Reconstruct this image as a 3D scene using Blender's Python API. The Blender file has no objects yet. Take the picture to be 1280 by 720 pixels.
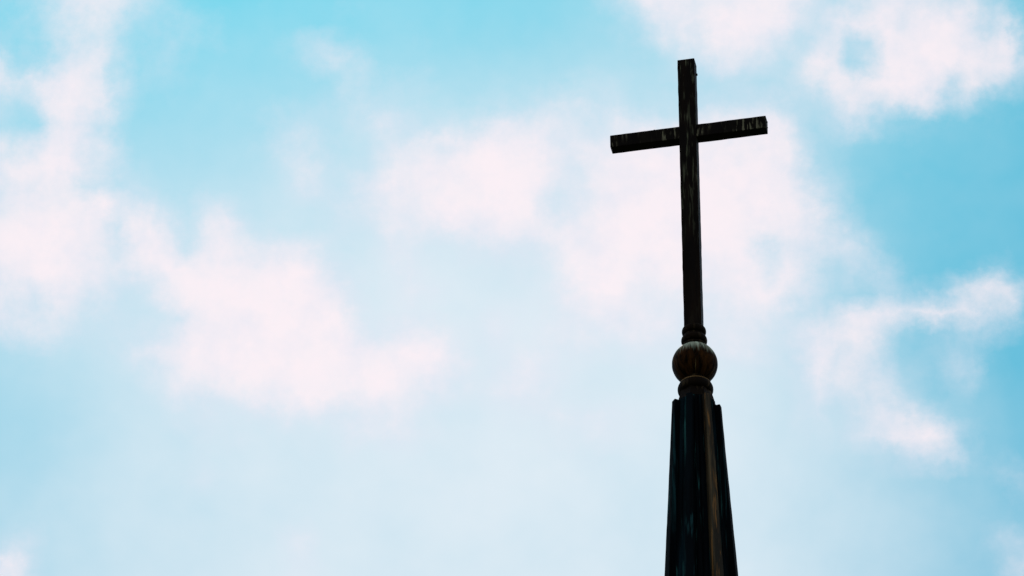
import bpy, bmesh, math, random
from math import radians, sin, cos, pi, exp
from mathutils import Vector, Matrix, noise as mnoise

random.seed(7)
scene = bpy.context.scene
col = scene.collection

# ------------------------------------------------------------------ camera
# telephoto from the churchyard, looking up at the top of the steeple
cam_data = bpy.data.cameras.new("camera")
cam_data.sensor_width = 36.0
cam_data.lens = 36.0 * 7500 / 1280
cam_data.clip_start = 0.1
cam_data.clip_end = 5000
cam = bpy.data.objects.new("camera", cam_data)
col.objects.link(cam)
PITCH, AZ, ROLL = radians(36.56342), radians(-2.14850), radians(-0.22053)
F = Vector((sin(AZ) * cos(PITCH), cos(AZ) * cos(PITCH), sin(PITCH)))
R0 = Vector((cos(AZ), -sin(AZ), 0))
U0 = R0.cross(F)
RT = R0 * cos(ROLL) + U0 * sin(ROLL)
UP = U0 * cos(ROLL) - R0 * sin(ROLL)
m = Matrix((RT, UP, -F)).transposed().to_4x4()
m.translation = Vector((0, -27.58038, 1.6))
cam.matrix_world = m
scene.camera = cam

# ------------------------------------------------------------------ exposure
scene.view_settings.view_transform = 'Standard'
scene.view_settings.look = 'None'
scene.view_settings.exposure = 0.0
scene.view_settings.gamma = 1.0
scene.view_settings.use_curve_mapping = False

# ------------------------------------------------------------------ sun
SUN_EL, SUN_AZ = radians(46), radians(-6)       # behind the cross, above and a little to the left
sd = bpy.data.lights.new("sun", 'SUN')
sd.energy = 2.2
sd.angle = radians(0.5)
sd.color = (1.0, 0.93, 0.82)
sun = bpy.data.objects.new("sun", sd)
col.objects.link(sun)
sdir = Vector((sin(SUN_AZ) * cos(SUN_EL), cos(SUN_AZ) * cos(SUN_EL), sin(SUN_EL)))
sun.rotation_euler = sdir.to_track_quat('Z', 'Y').to_euler()
sun.location = sdir * 60


# ------------------------------------------------------------------ world: blue sky, thin high veil, cumulus
def lin(c):
    o = []
    for v in c:
        v /= 255.0
        o.append(v / 12.92 if v <= 0.04045 else ((v + 0.055) / 1.055) ** 2.4)
    return o


# cumulus puffs of this part of the sky: bearing, elevation, half-widths (1/7500 rad), tilt, density
PUFFS = [
    # upper left bank
    (125, 2, 50, 20, 0, .85), (118, 45, 30, 32, 0, .65), (72, 62, 26, 28, 0, .35), (40, 18, 26, 22, 0, .35),
    (65, 112, 50, 30, 0, .95), (100, 112, 30, 34, 0, .85), (2, 92, 9, 28, 0, .85), (74, 160, 26, 38, 0, .95),
    (25, 208, 60, 26, 0, .9), (80, 208, 28, 26, 0, .8), (128, 183, 13, 24, -30, .55), (146, 205, 16, 14, 0, .3),
    (140, 58, 12, 14, 0, .25), (130, 115, 12, 25, 0, .45),
    (212, 42, 18, 34, 0, .30), (262, 40, 22, 14, 0, .22), (180, 90, 30, 16, 0, .1),
    # left bank
    (60, 290, 75, 34, 0, .95), (20, 295, 60, 40, 0, .9), (65, 335, 50, 28, 0, .85), (65, 385, 38, 28, 0, .7),
    (3, 365, 20, 36, 0, .75), (122, 268, 24, 16, 0, .85), (90, 245, 40, 14, 0, .45), (188, 288, 28, 26, 10, .85),
    (190, 325, 36, 26, 0, .65), (135, 372, 12, 24, 0, .5), (150, 320, 30, 22, 0, .45), (40, 412, 36, 14, 0, .35),
    (270, 272, 12, 20, -15, .8), (280, 305, 30, 28, 0, .75), (218, 340, 18, 20, 0, .85), (252, 358, 34, 32, 0, .95),
    (262, 412, 46, 36, 0, .9), (312, 400, 46, 36, 0, .85), (250, 452, 46, 26, 0, .6), (195, 442, 22, 16, 0, .45),
    (300, 350, 34, 30, 0, .7), (160, 425, 24, 18, 0, .25), (233, 498, 16, 22, 15, .6), (262, 490, 20, 18, 0, .45),
    (252, 550, 8, 22, 10, .22), (285, 542, 18, 12, 0, .22), (255, 596, 14, 8, 0, .22),
    (358, 334, 36, 22, 0, 1.0), (372, 368, 40, 28, 0, .9), (422, 380, 30, 20, 0, .75), (395, 412, 56, 34, 0, .95),
    (345, 440, 60, 36, 0, .9), (442, 452, 44, 26, 0, .9), (512, 440, 44, 20, 0, .95), (515, 462, 44, 18, 0, .8),
    (556, 432, 20, 14, 0, .6), (385, 492, 34, 28, 10, .8), (330, 478, 40, 22, 0, .7), (470, 492, 36, 24, 0, .75),
    (497, 535, 32, 22, 10, .5), (545, 488, 26, 14, 0, .4), (448, 552, 16, 14, 0, .3),
    (370, 680, 16, 13, -35, .45), (380, 708, 20, 14, 0, .25),
    # middle
    (400, 66, 24, 11, 5, .72), (430, 88, 18, 12, 0, .35), (438, 98, 16, 12, 0, .3), (435, 10, 18, 8, 0, .2),
    (462, 142, 20, 18, -40, .45), (480, 165, 22, 18, -35, .45), (500, 110, 28, 13, 0, .32), (425, 122, 20, 12, 0, .22),
    (382, 185, 30, 32, 0, .38), (385, 220, 22, 20, 0, .42), (350, 190, 20, 20, 0, .2),
    (527, 195, 24, 28, 0, .7), (545, 232, 44, 34, 0, .8), (605, 182, 30, 24, 0, .8), (632, 175, 18, 18, 0, .75),
    (610, 225, 46, 36, 0, .85), (480, 232, 30, 20, 0, .6), (478, 262, 40, 24, 0, .6), (555, 272, 26, 22, 0, .8),
    (628, 272, 42, 32, 0, .8), (500, 312, 20, 30, 0, .5), (515, 360, 24, 24, 0, .45), (620, 405, 16, 20, 0, .4),
    (655, 205, 40, 40, 0, .8), (655, 262, 46, 40, 0, .7), (702, 132, 22, 14, 0, .5), (700, 160, 32, 20, 0, .4),
    (640, 120, 14, 8, 0, .2), (755, 115, 22, 14, 0, .3),
    # behind the cross
    (790, 165, 44, 16, 0, .6), (775, 205, 52, 30, 0, .75), (765, 245, 52, 34, 0, .75), (840, 230, 70, 50, 0, .9),
    (910, 225, 64, 60, 0, 1.0), (962, 185, 24, 40, 0, .95), (930, 152, 28, 12, 0, .75), (880, 150, 20, 10, 0, .4),
    (960, 225, 14, 40, 0, .7), (850, 280, 80, 44, 0, .95), (790, 310, 56, 32, 0, .8), (748, 350, 26, 20, 0, .9),
    (720, 325, 40, 24, 0, .7), (740, 395, 44, 28, 0, .55), (920, 300, 46, 42, 0, .8), (910, 355, 40, 32, 0, .65),
    (925, 405, 40, 28, 0, .6), (965, 360, 22, 28, 0, .65), (800, 370, 50, 34, 0, .55), (820, 420, 46, 24, 0, .45),
    (690, 440, 34, 20, 0, .35), (652, 472, 30, 22, 0, .5), (716, 528, 34, 18, 0, .42), (772, 528, 22, 18, 0, .28),
    (640, 495, 26, 18, 0, .4), (730, 558, 26, 10, 0, .2), (930, 445, 30, 16, 0, .3),
    # upper right banks
    (790, 2, 30, 12, 0, .45), (840, 8, 34, 20, 0, .85), (880, 24, 44, 24, 0, .7), (925, 30, 44, 28, 0, .9),
    (965, 8, 42, 28, 0, 1.0), (905, 62, 42, 22, 0, .5), (850, 52, 26, 18, 0, .4), (922, 85, 28, 12, 0, .35),
    (968, 60, 14, 12, 0, .3), (820, 45, 24, 14, 0, .25),
    (1028, 72, 24, 30, 0, .85), (1058, 30, 26, 20, 0, .65), (1100, 18, 36, 24, 0, .85), (1150, 20, 36, 24, 0, .85),
    (1165, 65, 48, 40, 0, 1.0), (1120, 75, 30, 36, 0, .85), (1060, 105, 34, 22, 0, .75), (1070, 138, 22, 20, 0, .7),
    (1110, 108, 38, 20, 0, .8), (1200, 80, 26, 28, 0, .8), (1215, 100, 24, 16, 0, .5), (1172, 112, 32, 18, 0, .7),
    (1165, 132, 16, 12, 0, .35), (1055, 165, 10, 12, 0, .35), (1212, 22, 26, 18, 0, .55), (1252, 40, 16, 30, 0, .85),
    (1262, 68, 26, 22, 0, .75), (1225, 62, 18, 18, 0, .6), (1210, 3, 16, 8, 0, .4), (1240, 95, 24, 12, 0, .35),
    # right
    (988, 262, 22, 36, 0, 0.71), (1018, 258, 20, 18, 0, 0.65), (1012, 290, 24, 20, 0, 0.59), (1048, 300, 24, 16, 0, 0.45),
    (1072, 328, 24, 16, 10, 0.59), (985, 345, 26, 22, 0, 0.65), (1015, 360, 16, 14, 0, 0.41), (1110, 350, 14, 16, 0, 0.29),
    (1012, 432, 20, 14, 0, 0.71), (1045, 415, 34, 16, 0, 0.71), (1085, 393, 34, 14, 0, 0.83), (1128, 382, 18, 12, 0, 0.77),
    (1165, 388, 24, 12, 8, 0.89), (1195, 396, 22, 11, 0, 0.71), (1222, 376, 30, 16, 0, 0.71), (1255, 364, 24, 16, 0, 0.77),
    (1240, 400, 20, 14, 0, 0.65), (1022, 458, 18, 26, 0, 0.71), (1085, 430, 34, 20, 0, 0.65), (1075, 470, 44, 14, 0, 0.59),
    (1060, 440, 22, 16, 0, 0.47), (1205, 440, 18, 22, 0, 0.35), (1208, 470, 12, 14, 0, 0.38), (1182, 430, 10, 10, 0, 0.24),
    (1100, 505, 24, 18, 0, 0.65), (1060, 500, 20, 14, 0, 0.35), (1022, 484, 14, 12, 0, 0.47), (1015, 522, 11, 14, 0, 0.47),
    (1132, 528, 22, 20, 0, 0.83), (1140, 548, 34, 16, 0, 0.71), (1175, 560, 24, 16, 15, 0.71), (1085, 542, 28, 14, 0, 0.47),
    (1272, 598, 22, 16, 0, 0.29), (1272, 692, 16, 16, 0, 0.53), (1250, 670, 14, 10, 0, 0.14),
    (4, 714, 20, 16, 0, 1.0), (22, 688, 22, 18, 0, .35),
]
# clear gaps between the puffs
GAPS = [
    (32, 62, 26, 22, 0, .6), (36, 152, 20, 16, 0, .8), (12, 138, 12, 10, 0, .7), (8, 118, 9, 12, 0, .4),
    (98, 70, 7, 10, 0, .2), (36, 372, 8, 20, 0, .6), (152, 295, 10, 24, 0, .4), (110, 238, 10, 8, 0, .4),
    (235, 300, 8, 22, -20, .7), (200, 400, 22, 18, 0, .5), (470, 372, 20, 44, 0, .85), (540, 318, 16, 18, 0, .5),
    (705, 255, 18, 22, 0, .45), (668, 330, 18, 22, 0, .5), (600, 348, 30, 26, 0, .5),
    (1073, 62, 15, 15, 0, .85), (1062, 74, 12, 10, 0, .5), (1008, 45, 12, 26, 35, .5), (1228, 36, 9, 11, 0, .75),
    (1130, 36, 12, 8, 0, .3), (1190, 118, 10, 14, 0, .5), (1252, 4, 16, 8, 0, .6), (1276, 22, 10, 26, 0, .7),
    (880, 62, 7, 24, 0, .3), (1072, 92, 14, 8, 0, .35), (955, 320, 12, 20, 0, .6), (1050, 455, 10, 14, 0, .4),
    (1130, 440, 14, 30, 0, .7), (725, 215, 20, 14, 0, .3), (1235, 388, 8, 6, 0, .3), (870, 400, 30, 20, 0, .2),
]
# thin high haze over the blue, coarse table: columns every 160, rows every 180
VEIL = [
    [.08, .08, .06, .12, .14, .30, .54, .30, .10],
    [.34, .34, .46, .60, .64, .66, .44, .12, .02],
    [.54, .72, .82, .90, .92, .92, .72, .16, .00],
    [.42, .70, .86, .92, .94, .92, .84, .46, .08],
    [.58, .74, .86, .90, .92, .84, .82, .54, .26],
]


def veil_at(x, y):
    def cr(p0, p1, p2, p3, t):
        return p1 + .5 * t * (p2 - p0 + t * (2 * p0 - 5 * p1 + 4 * p2 - p3 + t * (3 * (p1 - p2) + p3 - p0)))
    fx = min(max(x / 160, 0), 7.999)
    fy = min(max(y / 180, 0), 3.999)
    i, j = int(fx), int(fy)
    rows = []
    for jj in range(j - 1, j + 3):
        r = VEIL[min(max(jj, 0), 4)]
        rows.append(cr(*[r[min(max(ii, 0), 8)] for ii in range(i - 1, i + 3)], fx - i))
    return min(max(cr(*rows, fy - j), 0), 1)


def blob(b, x, y, k=1.0):
    cx, cy, rx, ry, a, w = b
    dx, dy = x - cx, y - cy
    ca, sa = cos(radians(a)), sin(radians(a))
    p, q = (dx * ca + dy * sa) / (rx * k), (-dx * sa + dy * ca) / (ry * k)
    d = p * p + q * q
    return w * exp(-0.5 * (d ** 1.25)) if d < 16 else 0.0


def cover_at(x, y):
    t = 1.0
    for b in PUFFS:
        t *= 1 - .92 * blob(b, x, y, 1.1)
    c = 1 - t
    for b in GAPS:
        c *= 1 - blob(b, x, y)
    return c


world = bpy.data.worlds.new("World")
scene.world = world
world.use_nodes = True
nt = world.node_tree
nt.nodes.clear()


class G:
    """short-hand for building node graphs"""
    def __init__(self, tree):
        self.t = tree

    def n(self, typ, **kw):
        nd = self.t.nodes.new(typ)
        for k, v in kw.items():
            setattr(nd, k, v)
        return nd

    def put(self, sock, v):
        if isinstance(v, bpy.types.NodeSocket):
            self.t.links.new(v, sock)
        else:
            sock.default_value = v

    def math(self, op, a, b=None, c=None, clamp=False):
        nd = self.n('ShaderNodeMath', operation=op, use_clamp=clamp)
        self.put(nd.inputs[0], a)
        if b is not None:
            self.put(nd.inputs[1], b)
        if c is not None:
            self.put(nd.inputs[2], c)
        return nd.outputs[0]

    def vec(self, op, a, b=None, c=None, scale=None):
        nd = self.n('ShaderNodeVectorMath', operation=op)
        self.put(nd.inputs[0], a)
        if b is not None:
            self.put(nd.inputs[1], b)
        if c is not None:
            self.put(nd.inputs[2], c)
        if scale is not None:
            self.put(nd.inputs['Scale'], scale)
        return nd.outputs['Value'] if op in ('DOT_PRODUCT', 'LENGTH') else nd.outputs['Vector']

    def comb(self, x, y, z=0.0):
        nd = self.n('ShaderNodeCombineXYZ')
        for s, v in zip(nd.inputs, (x, y, z)):
            self.put(s, v)
        return nd.outputs[0]

    def sep(self, v):
        nd = self.n('ShaderNodeSeparateXYZ')
        self.put(nd.inputs[0], v)
        return nd.outputs

    def noise(self, vec, scale, detail=3.0, rough=0.5, dist=0.0, lac=2.0):
        nd = self.n('ShaderNodeTexNoise')
        nd.noise_dimensions = '3D'
        self.put(nd.inputs['Vector'], vec)
        nd.inputs['Scale'].default_value = scale
        nd.inputs['Detail'].default_value = detail
        nd.inputs['Roughness'].default_value = rough
        nd.inputs['Lacunarity'].default_value = lac
        nd.inputs['Distortion'].default_value = dist
        return nd.outputs

    def rng(self, v, a, b, c=0.0, d=1.0, smooth=False):
        nd = self.n('ShaderNodeMapRange')
        nd.interpolation_type = 'SMOOTHSTEP' if smooth else 'LINEAR'
        nd.clamp = True
        self.put(nd.inputs[0], v)
        for i, x in enumerate((a, b, c, d)):
            self.put(nd.inputs[1 + i], x)
        return nd.outputs[0]

    def add(self, f, a, b):
        nd = self.n('ShaderNodeMix')
        nd.data_type = 'RGBA'
        nd.blend_type = 'ADD'
        nd.clamp_result = False
        for i, v in ((0, f), (6, a), (7, b)):
            self.put(nd.inputs[i], v)
        return nd.outputs[2]

    def mix(self, f, a, b):
        nd = self.n('ShaderNodeMix')
        nd.data_type = 'RGBA'
        self.put(nd.inputs[0], f)
        for s, v in ((nd.inputs[6], a), (nd.inputs[7], b)):
            if isinstance(v, (list, tuple)) and len(v) == 3:
                v = (*v, 1)
            self.put(s, v)
        return nd.outputs[2]


SKY_STRENGTH = 0.1
g = G(nt)
d = g.n('ShaderNodeTexCoord').outputs['Generated']
# bearing and elevation about the middle of the cloud bank, a fixed direction of the sky
den = g.math('MAXIMUM', g.vec('DOT_PRODUCT', d, tuple(F)), 0.2)
u = g.math('MULTIPLY_ADD', g.math('DIVIDE', g.vec('DOT_PRODUCT', d, tuple(RT)), den), 7500.0, 640.0)
v = g.math('MULTIPLY_ADD', g.math('DIVIDE', g.vec('DOT_PRODUCT', d, tuple(UP)), den), -7500.0, 360.0)
pos = g.comb(u, v)
w1 = g.noise(pos, 1 / 60, 5.0, 0.66)['Color']
pw = g.vec('MULTIPLY_ADD', g.vec('SUBTRACT', w1, (.5, .5, .5)), (52, 52, 0), pos)
s = g.sep(pw)
# two runs of columns side by side (left and right of bearing 640), rows every 26
NC, Y0, DY, NR = 32, -26.0, 26.0, 30
XL, XM, XR = -20.0, 640.0, 1300.0
ul = g.rng(s[0], XL, XM)
ur = g.rng(s[0], XM, XR)
side = g.rng(s[0], XM - 1, XM + 1)
vv = g.math('MAXIMUM', g.math('MINIMUM', s[1], Y0 + DY * (NR - 2)), Y0 + DY)


def run_of(xa, xb, y, fac):
    # each run of columns is a small node group of its own (building them in one big tree is slow)
    gt = bpy.data.node_groups.new("cloud_row", 'ShaderNodeTree')
    gt.interface.new_socket("Fac", in_out='INPUT', socket_type='NodeSocketFloat')
    gt.interface.new_socket("Color", in_out='OUTPUT', socket_type='NodeSocketColor')
    gi, go = gt.nodes.new('NodeGroupInput'), gt.nodes.new('NodeGroupOutput')
    cr = gt.nodes.new('ShaderNodeValToRGB')
    ramp = cr.color_ramp
    ramp.interpolation = 'LINEAR'
    while len(ramp.elements) < NC:
        ramp.elements.new(0.5)
    for i in range(NC):
        ramp.elements[i].position = i / (NC - 1)
    for i in range(NC):
        x = xa + (xb - xa) * i / (NC - 1)
        ramp.elements[i].color = (cover_at(x, y), veil_at(x, y), 0, 1)
    gt.links.new(gi.outputs[0], cr.inputs[0])
    gt.links.new(cr.outputs[0], go.inputs[0])
    nd = g.n('ShaderNodeGroup')
    nd.node_tree = gt
    g.put(nd.inputs[0], fac)
    return nd.outputs[0]


acc_l = acc_r = (0.0, 0.0, 0.0, 1.0)
for j in range(NR):
    y = Y0 + DY * j
    wt = g.rng(g.math('ABSOLUTE', g.math('SUBTRACT', vv, y)), 0.0, DY, 1.0, 0.0)
    acc_l = g.add(wt, acc_l, run_of(XL, XM, y, ul))
    acc_r = g.add(wt, acc_r, run_of(XM, XR, y, ur))
both = g.n('ShaderNodeSeparateColor')
g.put(both.inputs[0], g.mix(side, acc_l, acc_r))
cs = both.outputs
cover, veil = cs[0], cs[1]
# beyond this bank: the same kind of cumulus, scattered over the rest of the sky
far_n = g.noise(d, 9.0, 4.0, 0.55)['Fac']
far_c = g.rng(far_n, 0.47, 0.66, 0.0, 0.9, smooth=True)
off = g.math('MAXIMUM', g.math('DIVIDE', g.math('ABSOLUTE', g.math('SUBTRACT', u, 640.0)), 640.0),
             g.math('DIVIDE', g.math('ABSOLUTE', g.math('SUBTRACT', v, 360.0)), 360.0))
outside = g.rng(off, 1.02, 1.35, smooth=True)
cover = g.math('ADD', g.math('MULTIPLY', cover, g.math('SUBTRACT', 1.0, outside)), g.math('MULTIPLY', far_c, outside))
veil = g.math('ADD', g.math('MULTIPLY', veil, g.math('SUBTRACT', 1.0, outside)), g.math('MULTIPLY', 0.4, outside))
# wispy break-up
fb = g.noise(g.vec('ADD', pos, (77, 15, 9)), 1 / 48, 6.0, 0.66)['Fac']
band = g.math('MULTIPLY_ADD', g.math('MULTIPLY', cover, g.math('SUBTRACT', 1.0, cover)), 2.0, 0.22)
cover = g.math('MULTIPLY_ADD', g.math('SUBTRACT', fb, 0.5), g.math('MULTIPLY', band, 1.1), cover)
cover = g.rng(cover, 0.02, 1.0, 0.0, 1.0)
fv = g.noise(g.vec('ADD', pos, (500, 40, 3)), 1 / 120, 3.0, 0.55)['Fac']
veil = g.math('MULTIPLY_ADD', g.math('SUBTRACT', fv, 0.5), 0.30, veil, clamp=True)

sky = g.n('ShaderNodeTexSky')
sky.sky_type = 'NISHITA'
sky.sun_disc = False
sky.sun_elevation = SUN_EL
sky.sun_rotation = SUN_AZ
sky.air_density = 1.0
sky.dust_density = 0.6
sky.ozone_density = 3.0
TINT = (0.24, 0.80, 0.85)
K = 1 / SKY_STRENGTH
blue = g.vec('MULTIPLY', sky.outputs[0], TINT)
haze_c = tuple(K * c for c in lin((223, 236, 245)))
up = g.rng(g.sep(d)[2], -0.02, 0.04)           # nothing but dark below the horizon
hz = g.vec('SCALE', haze_c, scale=up)
base = g.mix(veil, blue, hz)
shade = g.noise(g.vec('ADD', pos, (9, 300, 3)), 1 / 62, 4.0, 0.55)['Fac']
c_dim = tuple(K * c for c in lin((228, 231, 244)))
c_lit = tuple(K * c for c in lin((254, 241, 246)))
lit = g.math('MULTIPLY_ADD', g.math('SUBTRACT', shade, 0.5), 1.7, g.rng(cover, 0.25, 1.0), clamp=True)
cl = g.mix(lit, c_dim, c_lit)
cl = g.vec('SCALE', cl, scale=up)
final = g.mix(g.math('MULTIPLY', cover, 0.93), base, cl)
bg = g.n('ShaderNodeBackground')
g.put(bg.inputs['Color'], final)
bg.inputs['Strength'].default_value = SKY_STRENGTH
out = g.n('ShaderNodeOutputWorld')
nt.links.new(bg.outputs[0], out.inputs['Surface'])


# ------------------------------------------------------------------ materials
def material(name):
    mt = bpy.data.materials.new(name)
    mt.use_nodes = True
    t = mt.node_tree
    b = t.nodes['Principled BSDF']
    return mt, G(t), b


def streaked(name, dark, mid, pale, amount=0.5, fine=70.0, length=3.0, rough=0.6, spec=0.25, seed=0.0,
             mid_amt=0.5, patch=2.5, bump=0.15, metal=0.0, from_z=None):
    """weathered surface: dark base, broad tonal runs, thin pale vertical streaks in patches"""
    mt, q, b = material(name)
    o = q.n('ShaderNodeTexCoord').outputs['Object']
    o = q.vec('ADD', o, (seed, seed * 1.7, seed * .3))
    st = q.vec('MULTIPLY', o, (fine, fine, length))
    n1 = q.noise(st, 1.0, 3.0, 0.6, 0.4)['Fac']
    n2 = q.noise(q.vec('ADD', q.vec('MULTIPLY', o, (fine * .35, fine * .35, length * .6)), (5, 2, 8)), 1.0, 4.0, 0.6, 0.2)['Fac']
    pt = q.noise(q.vec('MULTIPLY', o, (patch * 3, patch * 3, patch)), 1.0, 3.0, 0.6)['Fac']
    c = q.mix(q.math('MULTIPLY', q.rng(n2, .42, .72, smooth=True), mid_amt), dark, mid)
    k = q.math('MULTIPLY', q.rng(n1, .53, .66, smooth=True), q.rng(pt, .40, .56, smooth=True))
    # the runs are on upright faces only
    nz = q.math('ABSOLUTE', q.sep(q.n('ShaderNodeNewGeometry').outputs['Normal'])[2])
    k = q.math('MULTIPLY', k, q.rng(nz, .35, .75, 1.0, 0.0))
    if from_z:
        k = q.math('MULTIPLY', k, q.rng(q.sep(q.n('ShaderNodeTexCoord').outputs['Object'])[2], *from_z))
    c = q.mix(q.math('MULTIPLY', k, amount), c, pale)
    q.put(b.inputs['Base Color'], c)
    q.put(b.inputs['Roughness'], q.math('MULTIPLY_ADD', n1, .3, rough - .15))
    b.inputs['Specular IOR Level'].default_value = spec
    b.inputs['Metallic'].default_value = metal
    bp = q.n('ShaderNodeBump')
    bp.inputs['Strength'].default_value = bump
    bp.inputs['Distance'].default_value = 0.004
    q.put(bp.inputs['Height'], n1)
    q.t.links.new(bp.outputs[0], b.inputs['Normal'])
    return mt


M_post = streaked("dark_weathered_post", (.0045, .0018, .0008), (.017, .0065, .0022), (.22, .20, .12), amount=.5, fine=62, length=5, seed=3.1, spec=.04, from_z=(.5, 1.5, .06, 1.0))
M_bar = streaked("dark_weathered_crossbar", (.0045, .002, .001), (.014, .008, .0035), (.32, .26, .16), amount=.54, fine=55, length=8, seed=7.7, patch=2.0, spec=.04)
M_collar = streaked("dark_brown_collar", (.006, .0028, .001), (.022, .009, .003), (.10, .06, .03), amount=.4, fine=30, length=8, seed=1.3, spec=.03)
M_rim = streaked("lit_ochre_rim", (.13, .06, .018), (.26, .13, .045), (.34, .22, .10), amount=.5, fine=24, length=8, seed=6.3, spec=.1)  # light caught by the lip is put into this paler ochre colour
M_lead = streaked("black_sheet_metal", (.0015, .002, .003), (.005, .022, .030), (.04, .14, .13), amount=.7, fine=30, length=.8, seed=5.5,
                  rough=.7, spec=.02, mid_amt=1.0)
M_rib = streaked("black_roll_seam", (.0012, .0014, .002), (.004, .010, .014), (.03, .10, .11), amount=.5, fine=34, length=.9, seed=9.5, rough=.7, spec=.02)
M_rust = streaked("rust_brown_roll_seam", (.022, .015, .009), (.12, .075, .038), (.42, .17, .045), amount=.5, fine=55, length=2.0, seed=2.5,
                  rough=.65, spec=.08, mid_amt=.9)
M_bolt = streaked("dark_bolt", (.008, .006, .005), (.016, .010, .006), (.05, .05, .04), amount=.3, seed=4.4, spec=.06)
M_stone = streaked("grey_tower_stone", (.20, .19, .17), (.26, .24, .21), (.32, .31, .28), amount=.4, fine=4, length=2, seed=8.1, patch=.4)


def ball_material():
    mt, q, b = material("brown_patinated_ball")
    o = q.n('ShaderNodeTexCoord').outputs['Object']
    xyz = q.sep(o)
    # runs of pale verdigris that start at the collar and trail down to different lengths
    ang = q.math('ARCTAN2', xyz[1], xyz[0])
    rn = q.noise(q.comb(q.math('MULTIPLY', ang, 9.0), q.math('MULTIPLY', xyz[2], 7.0), 3.0), 1.0, 3.0, .65)['Fac']
    rn2 = q.noise(q.comb(q.math('MULTIPLY', ang, 26.0), q.math('MULTIPLY', xyz[2], 5.0), 9.0), 1.0, 2.0, .5)['Fac']
    h = q.rng(xyz[2], -.015, .085)
    run = q.rng(q.math('ADD', h, q.math('MULTIPLY', q.math('SUBTRACT', rn, .5), 1.5)), .25, 1.0, smooth=True)
    run = q.math('MULTIPLY', run, q.rng(rn2, .40, .58, .12, 1.0))
    tone = q.noise(q.comb(q.math('MULTIPLY', ang, 3.5), q.math('MULTIPLY', xyz[2], 12.0), 33.0), 1.0, 5.0, .65)['Fac']
    c = q.mix(q.rng(tone, .4, .7), (.005, .002, .0008), (.068, .022, .005))
    c = q.mix(run, c, (.46, .47, .34))
    # a few thin ochre drips lower down
    dr = q.noise(q.comb(q.math('MULTIPLY', ang, 20.0), q.math('MULTIPLY', xyz[2], 6.0), 21.0), 1.0, 2.0, .5, .6)['Fac']
    c = q.mix(q.math('MULTIPLY', q.rng(dr, .66, .74, smooth=True), .7), c, (.32, .20, .09))
    q.put(b.inputs['Base Color'], c)
    b.inputs['Roughness'].default_value = .5
    b.inputs['Specular IOR Level'].default_value = .015
    return mt


M_ball = ball_material()


def grass_material():
    mt, q, b = material("churchyard_grass")
    o = q.n('ShaderNodeTexCoord').outputs['Object']
    n = q.noise(o, .6, 6.0, .6)['Fac']
    q.put(b.inputs['Base Color'], q.mix(n, (.03, .05, .015), (.06, .085, .03)))
    b.inputs['Roughness'].default_value = .9
    return mt


M_grass = grass_material()


# ------------------------------------------------------------------ helpers
def link(name, bm, mat, parent=None, smooth=False, loc=(0, 0, 0)):
    me = bpy.data.meshes.new(name)
    bmesh.ops.recalc_face_normals(bm, faces=bm.faces[:])
    bm.to_mesh(me)
    bm.free()
    me.materials.append(mat)
    if smooth:
        for p in me.polygons:
            p.use_smooth = True
    o = bpy.data.objects.new(name, me)
    col.objects.link(o)
    o.location = loc
    o.parent = parent
    return o


def empty(name, loc, rz=0.0):
    o = bpy.data.objects.new(name, None)
    col.objects.link(o)
    o.location = loc
    o.rotation_euler = (0, 0, rz)
    o.empty_display_size = .2
    return o


def beam(x0, x1, y0, y1, z0, z1, step=.03, jit=.0012, bev=.004, seed=0):
    """a box beam with softened, slightly uneven edges"""
    bm = bmesh.new()
    bmesh.ops.create_cube(bm, size=1.0)
    for vt in bm.verts:
        vt.co = Vector((x0 if vt.co.x < 0 else x1, y0 if vt.co.y < 0 else y1, z0 if vt.co.z < 0 else z1))
    bmesh.ops.bevel(bm, geom=bm.edges[:], offset=bev, segments=2, affect='EDGES', profile=.6)
    for axis, a0, a1 in ((0, x0, x1), (1, y0, y1), (2, z0, z1)):
        n = int((a1 - a0) / step)
        if n < 4:
            continue
        for i in range(1, n):
            p = [0, 0, 0]
            p[axis] = a0 + (a1 - a0) * i / n
            nn = [0, 0, 0]
            nn[axis] = 1
            bmesh.ops.bisect_plane(bm, geom=bm.verts[:] + bm.edges[:] + bm.faces[:], plane_co=p, plane_no=nn)
    for vt in bm.verts:
        nv = mnoise.noise_vector(vt.co * 17 + Vector((seed, seed * 2, 0)))
        nv2 = mnoise.noise_vector(vt.co * 60 + Vector((0, seed, 5)))
        vt.co += nv * jit + nv2 * jit * .6
    return bm


def lathe(profile, seg=64, fn=None):
    bm = bmesh.new()
    rings = []
    for r, z in profile:
        ring = []
        for i in range(seg):
            a = 2 * pi * i / seg
            rr = r if fn is None else fn(r, z, a)
            ring.append(bm.verts.new((rr * cos(a), rr * sin(a), z)))
        rings.append(ring)
    for a, b in zip(rings, rings[1:]):
        for i in range(seg):
            k = (i + 1) % seg
            bm.faces.new((a[i], a[k], b[k], b[i]))
    bm.faces.new(rings[0][::-1])
    bm.faces.new(rings[-1])
    return bm


# ------------------------------------------------------------------ ground
bm = bmesh.new()
bmesh.ops.create_grid(bm, x_segments=2, y_segments=2, size=2000)
gr = link("ground", bm, M_grass)
gr["kind"] = "structure"

# ------------------------------------------------------------------ steeple
spire = empty("church_spire", (0, 0, 0))
spire["label"] = "black ribbed church spire with one rust brown rib and a brown ball on top"
spire["category"] = "spire"

# seam ribs stand at these bearings, measured from the camera side, positive to the right
RIB_AT = [radians(a) for a in (-61, -16, 29, 74, 122, 172, 232)]
RIB_CUT = [0, 0, .004, -.026, -.01, 0, -.012]     # each rib is cut off at a slightly different height
SLOPE = .0582
Z_TOP, Z_RIB, Z_BASE = 21.214, 21.203, 15.2


def core_r(z):
    return .1130 + .0565 * (Z_TOP - z)


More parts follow.
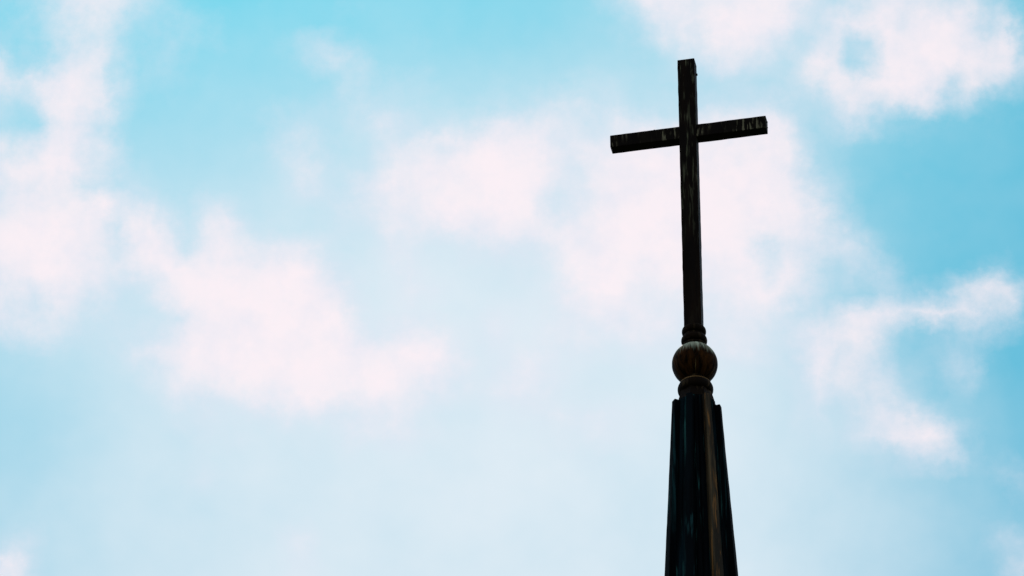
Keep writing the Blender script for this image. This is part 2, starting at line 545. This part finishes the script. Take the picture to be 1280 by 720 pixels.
def rib_r(z):
    return .1425 + SLOPE * (Z_RIB - z)


def spire_dir(a):
    return Vector((sin(a), -cos(a), 0))


def corners():
    n = len(RIB_AT)
    for i in range(n):
        a0, a1 = RIB_AT[i], RIB_AT[(i + 1) % n]
        yield i, spire_dir(a0), spire_dir(a1)


def sheathing(zs, rad, wob, fold=0.0):
    """faceted sheet-metal skin between the ribs"""
    bm = bmesh.new()
    rings = []
    for z in zs:
        ring = []
        for i, d0, d1 in corners():
            for tt in (0, .24, .28, .32, .46, .5, .54, .68, .72, .76):
                p = d0.lerp(d1, tt) * rad(z)
                if tt in (.28, .5, .72):        # folded seams standing up from each facet
                    p *= 1 + fold / rad(z)
                p = p * (1 + mnoise.noise(Vector((i * 3.1 + tt * 2, z * 3.5, 2))) * wob / rad(z))
                ring.append(bm.verts.new((p.x, p.y, z)))
        rings.append(ring)
    for a, b in zip(rings, rings[1:]):
        n = len(a)
        for i in range(n):
            k = (i + 1) % n
            bm.faces.new((a[i], a[k], b[k], b[i]))
    bm.faces.new(rings[-1])
    bm.faces.new(rings[0])
    return bm


link("spire_cladding", sheathing([Z_BASE + (Z_TOP - Z_BASE) * k / 60 for k in range(61)], core_r, .003, .007), M_lead, spire)
# brown faceted shoulder that closes the cladding under the collar
link("shoulder", sheathing([Z_TOP + .003, Z_TOP + .03, Z_TOP + .06, Z_TOP + .085],
                           lambda z: .1115 - .26 * (z - Z_TOP), .001), M_collar, spire)


def rib_mesh(a, seed, cut):
    """a tapering roll seam along one corner of the spire, flat-cut at its top"""
    dr = spire_dir(a)
    ta = Vector((cos(a), sin(a), 0))
    bm = bmesh.new()
    rs = []
    n = 150
    top = Z_RIB + cut
    for k in range(n + 1):
        z = Z_BASE + .02 + (top - Z_BASE - .02) * k / n
        ro, ri = rib_r(z), core_r(z) - .02
        w = .0175 + .0095 * (Z_RIB - z)
        jx = mnoise.noise(Vector((seed * 7.3, z * 2.2, 1))) * .0025
        jr = mnoise.noise(Vector((seed * 3.3, z * 3.0, 6))) * .002 + mnoise.noise(Vector((seed * 5.1, z * 23.0, 2))) * .0012
        sec = [(-w, ri), (-w, ro - .004), (-w * .93, ro - .0005), (-w * .5, ro), (w * .5, ro), (w * .93, ro - .0005), (w, ro - .004), (w, ri)]
        rs.append([bm.verts.new(dr * (r + jr) + ta * (t + jx) + Vector((0, 0, z))) for t, r in sec])
    for p, q in zip(rs, rs[1:]):
        for i in range(8):
            k = (i + 1) % 8
            bm.faces.new((p[i], p[k], q[k], q[i]))
    bm.faces.new(rs[0])
    bm.faces.new(rs[-1])
    return bm


for i, a in enumerate(RIB_AT):
    rusty = (i == 2)
    rb = link("rib", rib_mesh(a, i + 1, RIB_CUT[i]), M_rust if rusty else M_rib, spire)
    if rusty:
        rb["label"] = "rust brown rib"

# neck, lower collar, ball, upper collar
nk = link("neck", lathe([(.074, 21.27), (.071, 21.30), (.069, 21.37), (.066, 21.40)], 48), M_collar, spire, True)


def ring_profile(zc, R, rad_r, rad_z, n=14):
    # a bulging band: from the inside bottom, round the outside, to the inside top
    pr = []
    for k in range(n + 1):
        t = -pi / 2 - .5 + (pi + 1.0) * k / n
        pr.append((R + rad_r * cos(t), zc + rad_z * sin(t)))
    return pr


low = link("collar", lathe(ring_profile(21.320, .080, .0215, .034), 64), M_collar, spire, True)
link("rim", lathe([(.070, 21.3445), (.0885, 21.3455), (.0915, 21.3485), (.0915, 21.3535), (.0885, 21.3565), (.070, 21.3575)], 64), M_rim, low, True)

BALL_Z, BALL_R = 21.4975, .1300


def gore(r, z, a):
    # shallow seams between the beaten segments of the ball
    t = (a * 12 / (2 * pi)) % 1.0
    dd = min(t, 1 - t)
    return r * (1 - .016 * exp(-(dd / .05) ** 2) + .006 * mnoise.noise(Vector((5 * cos(a), 5 * sin(a), z * 30))))


bp = []
for k in range(41):
    t = -pi / 2 * .97 + pi * .97 * k / 40
    bp.append((BALL_R * cos(t), BALL_R * sin(t)))
ball = link("ball", lathe(bp, 192, gore), M_ball, spire, True, (0, 0, BALL_Z))

upper = [(.060, 21.60), (.072, 21.625)]
upper += ring_profile(21.660, .060, .0145, .024)
upper += [(.0625, 21.690), (.062, 21.694)]
upper += ring_profile(21.724, .056, .0135, .023)
upper += [(.050, 21.748), (.035, 21.752)]
link("collar", lathe(upper, 64), M_collar, spire, True)

# the tower below the picture that carries the spire
bm = bmesh.new()


def box(bm, x0, x1, y0, y1, z0, z1):
    vs = [bm.verts.new((x, y, z)) for z in (z0, z1) for x, y in ((x0, y0), (x1, y0), (x1, y1), (x0, y1))]
    for f in ((0, 1, 2, 3), (7, 6, 5, 4), (0, 4, 5, 1), (1, 5, 6, 2), (2, 6, 7, 3), (3, 7, 4, 0)):
        bm.faces.new([vs[i] for i in f])


box(bm, -.75, .75, -.75, .75, 0, 14.9)
box(bm, -.85, .85, -.85, .85, 14.903, 15.2)
link("tower", bm, M_stone, spire)

# ------------------------------------------------------------------ cross
CZ = 23.148
cross = empty("cross", (0, 0, 21.755), radians(-9.3))
cross["label"] = "dark weathered cross with streaked beams standing on the ball above the spire"
cross["category"] = "cross"
BZ = 21.755
post = link("post", beam(-.0508, .0508, -.0395, .0395, -.01, 23.683 - BZ, seed=1), M_post, cross)
bar = link("crossbar", beam(-.461, .461, -.0335, .0335, CZ - .044 - BZ, CZ + .044 - BZ, seed=2), M_bar, cross)


def bolt(parent, loc, axis, r=.008, h=.010):
    bm = bmesh.new()
    bmesh.ops.create_cone(bm, cap_ends=True, segments=10, radius1=r, radius2=r * .6, depth=h)
    q = Vector(axis).to_track_quat('Z', 'Y').to_matrix().to_4x4()
    bmesh.ops.transform(bm, matrix=q, verts=bm.verts[:])
    return link("bolt", bm, M_bolt, parent, False, loc)


bolt(bar, (-.200, -.020, CZ + .047 - BZ), (0, 0, 1))
bolt(bar, (-.400, .020, CZ - .047 - BZ), (0, 0, -1), .006, .008)
bolt(bar, (.464, .0, CZ + .020 - BZ), (1, 0, 0), .005, .006)
bolt(bar, (.464, .0, CZ - .022 - BZ), (1, 0, 0), .005, .006)
bolt(post, (.0535, .016, 23.600 - BZ), (1, 0, 0), .010, .010)
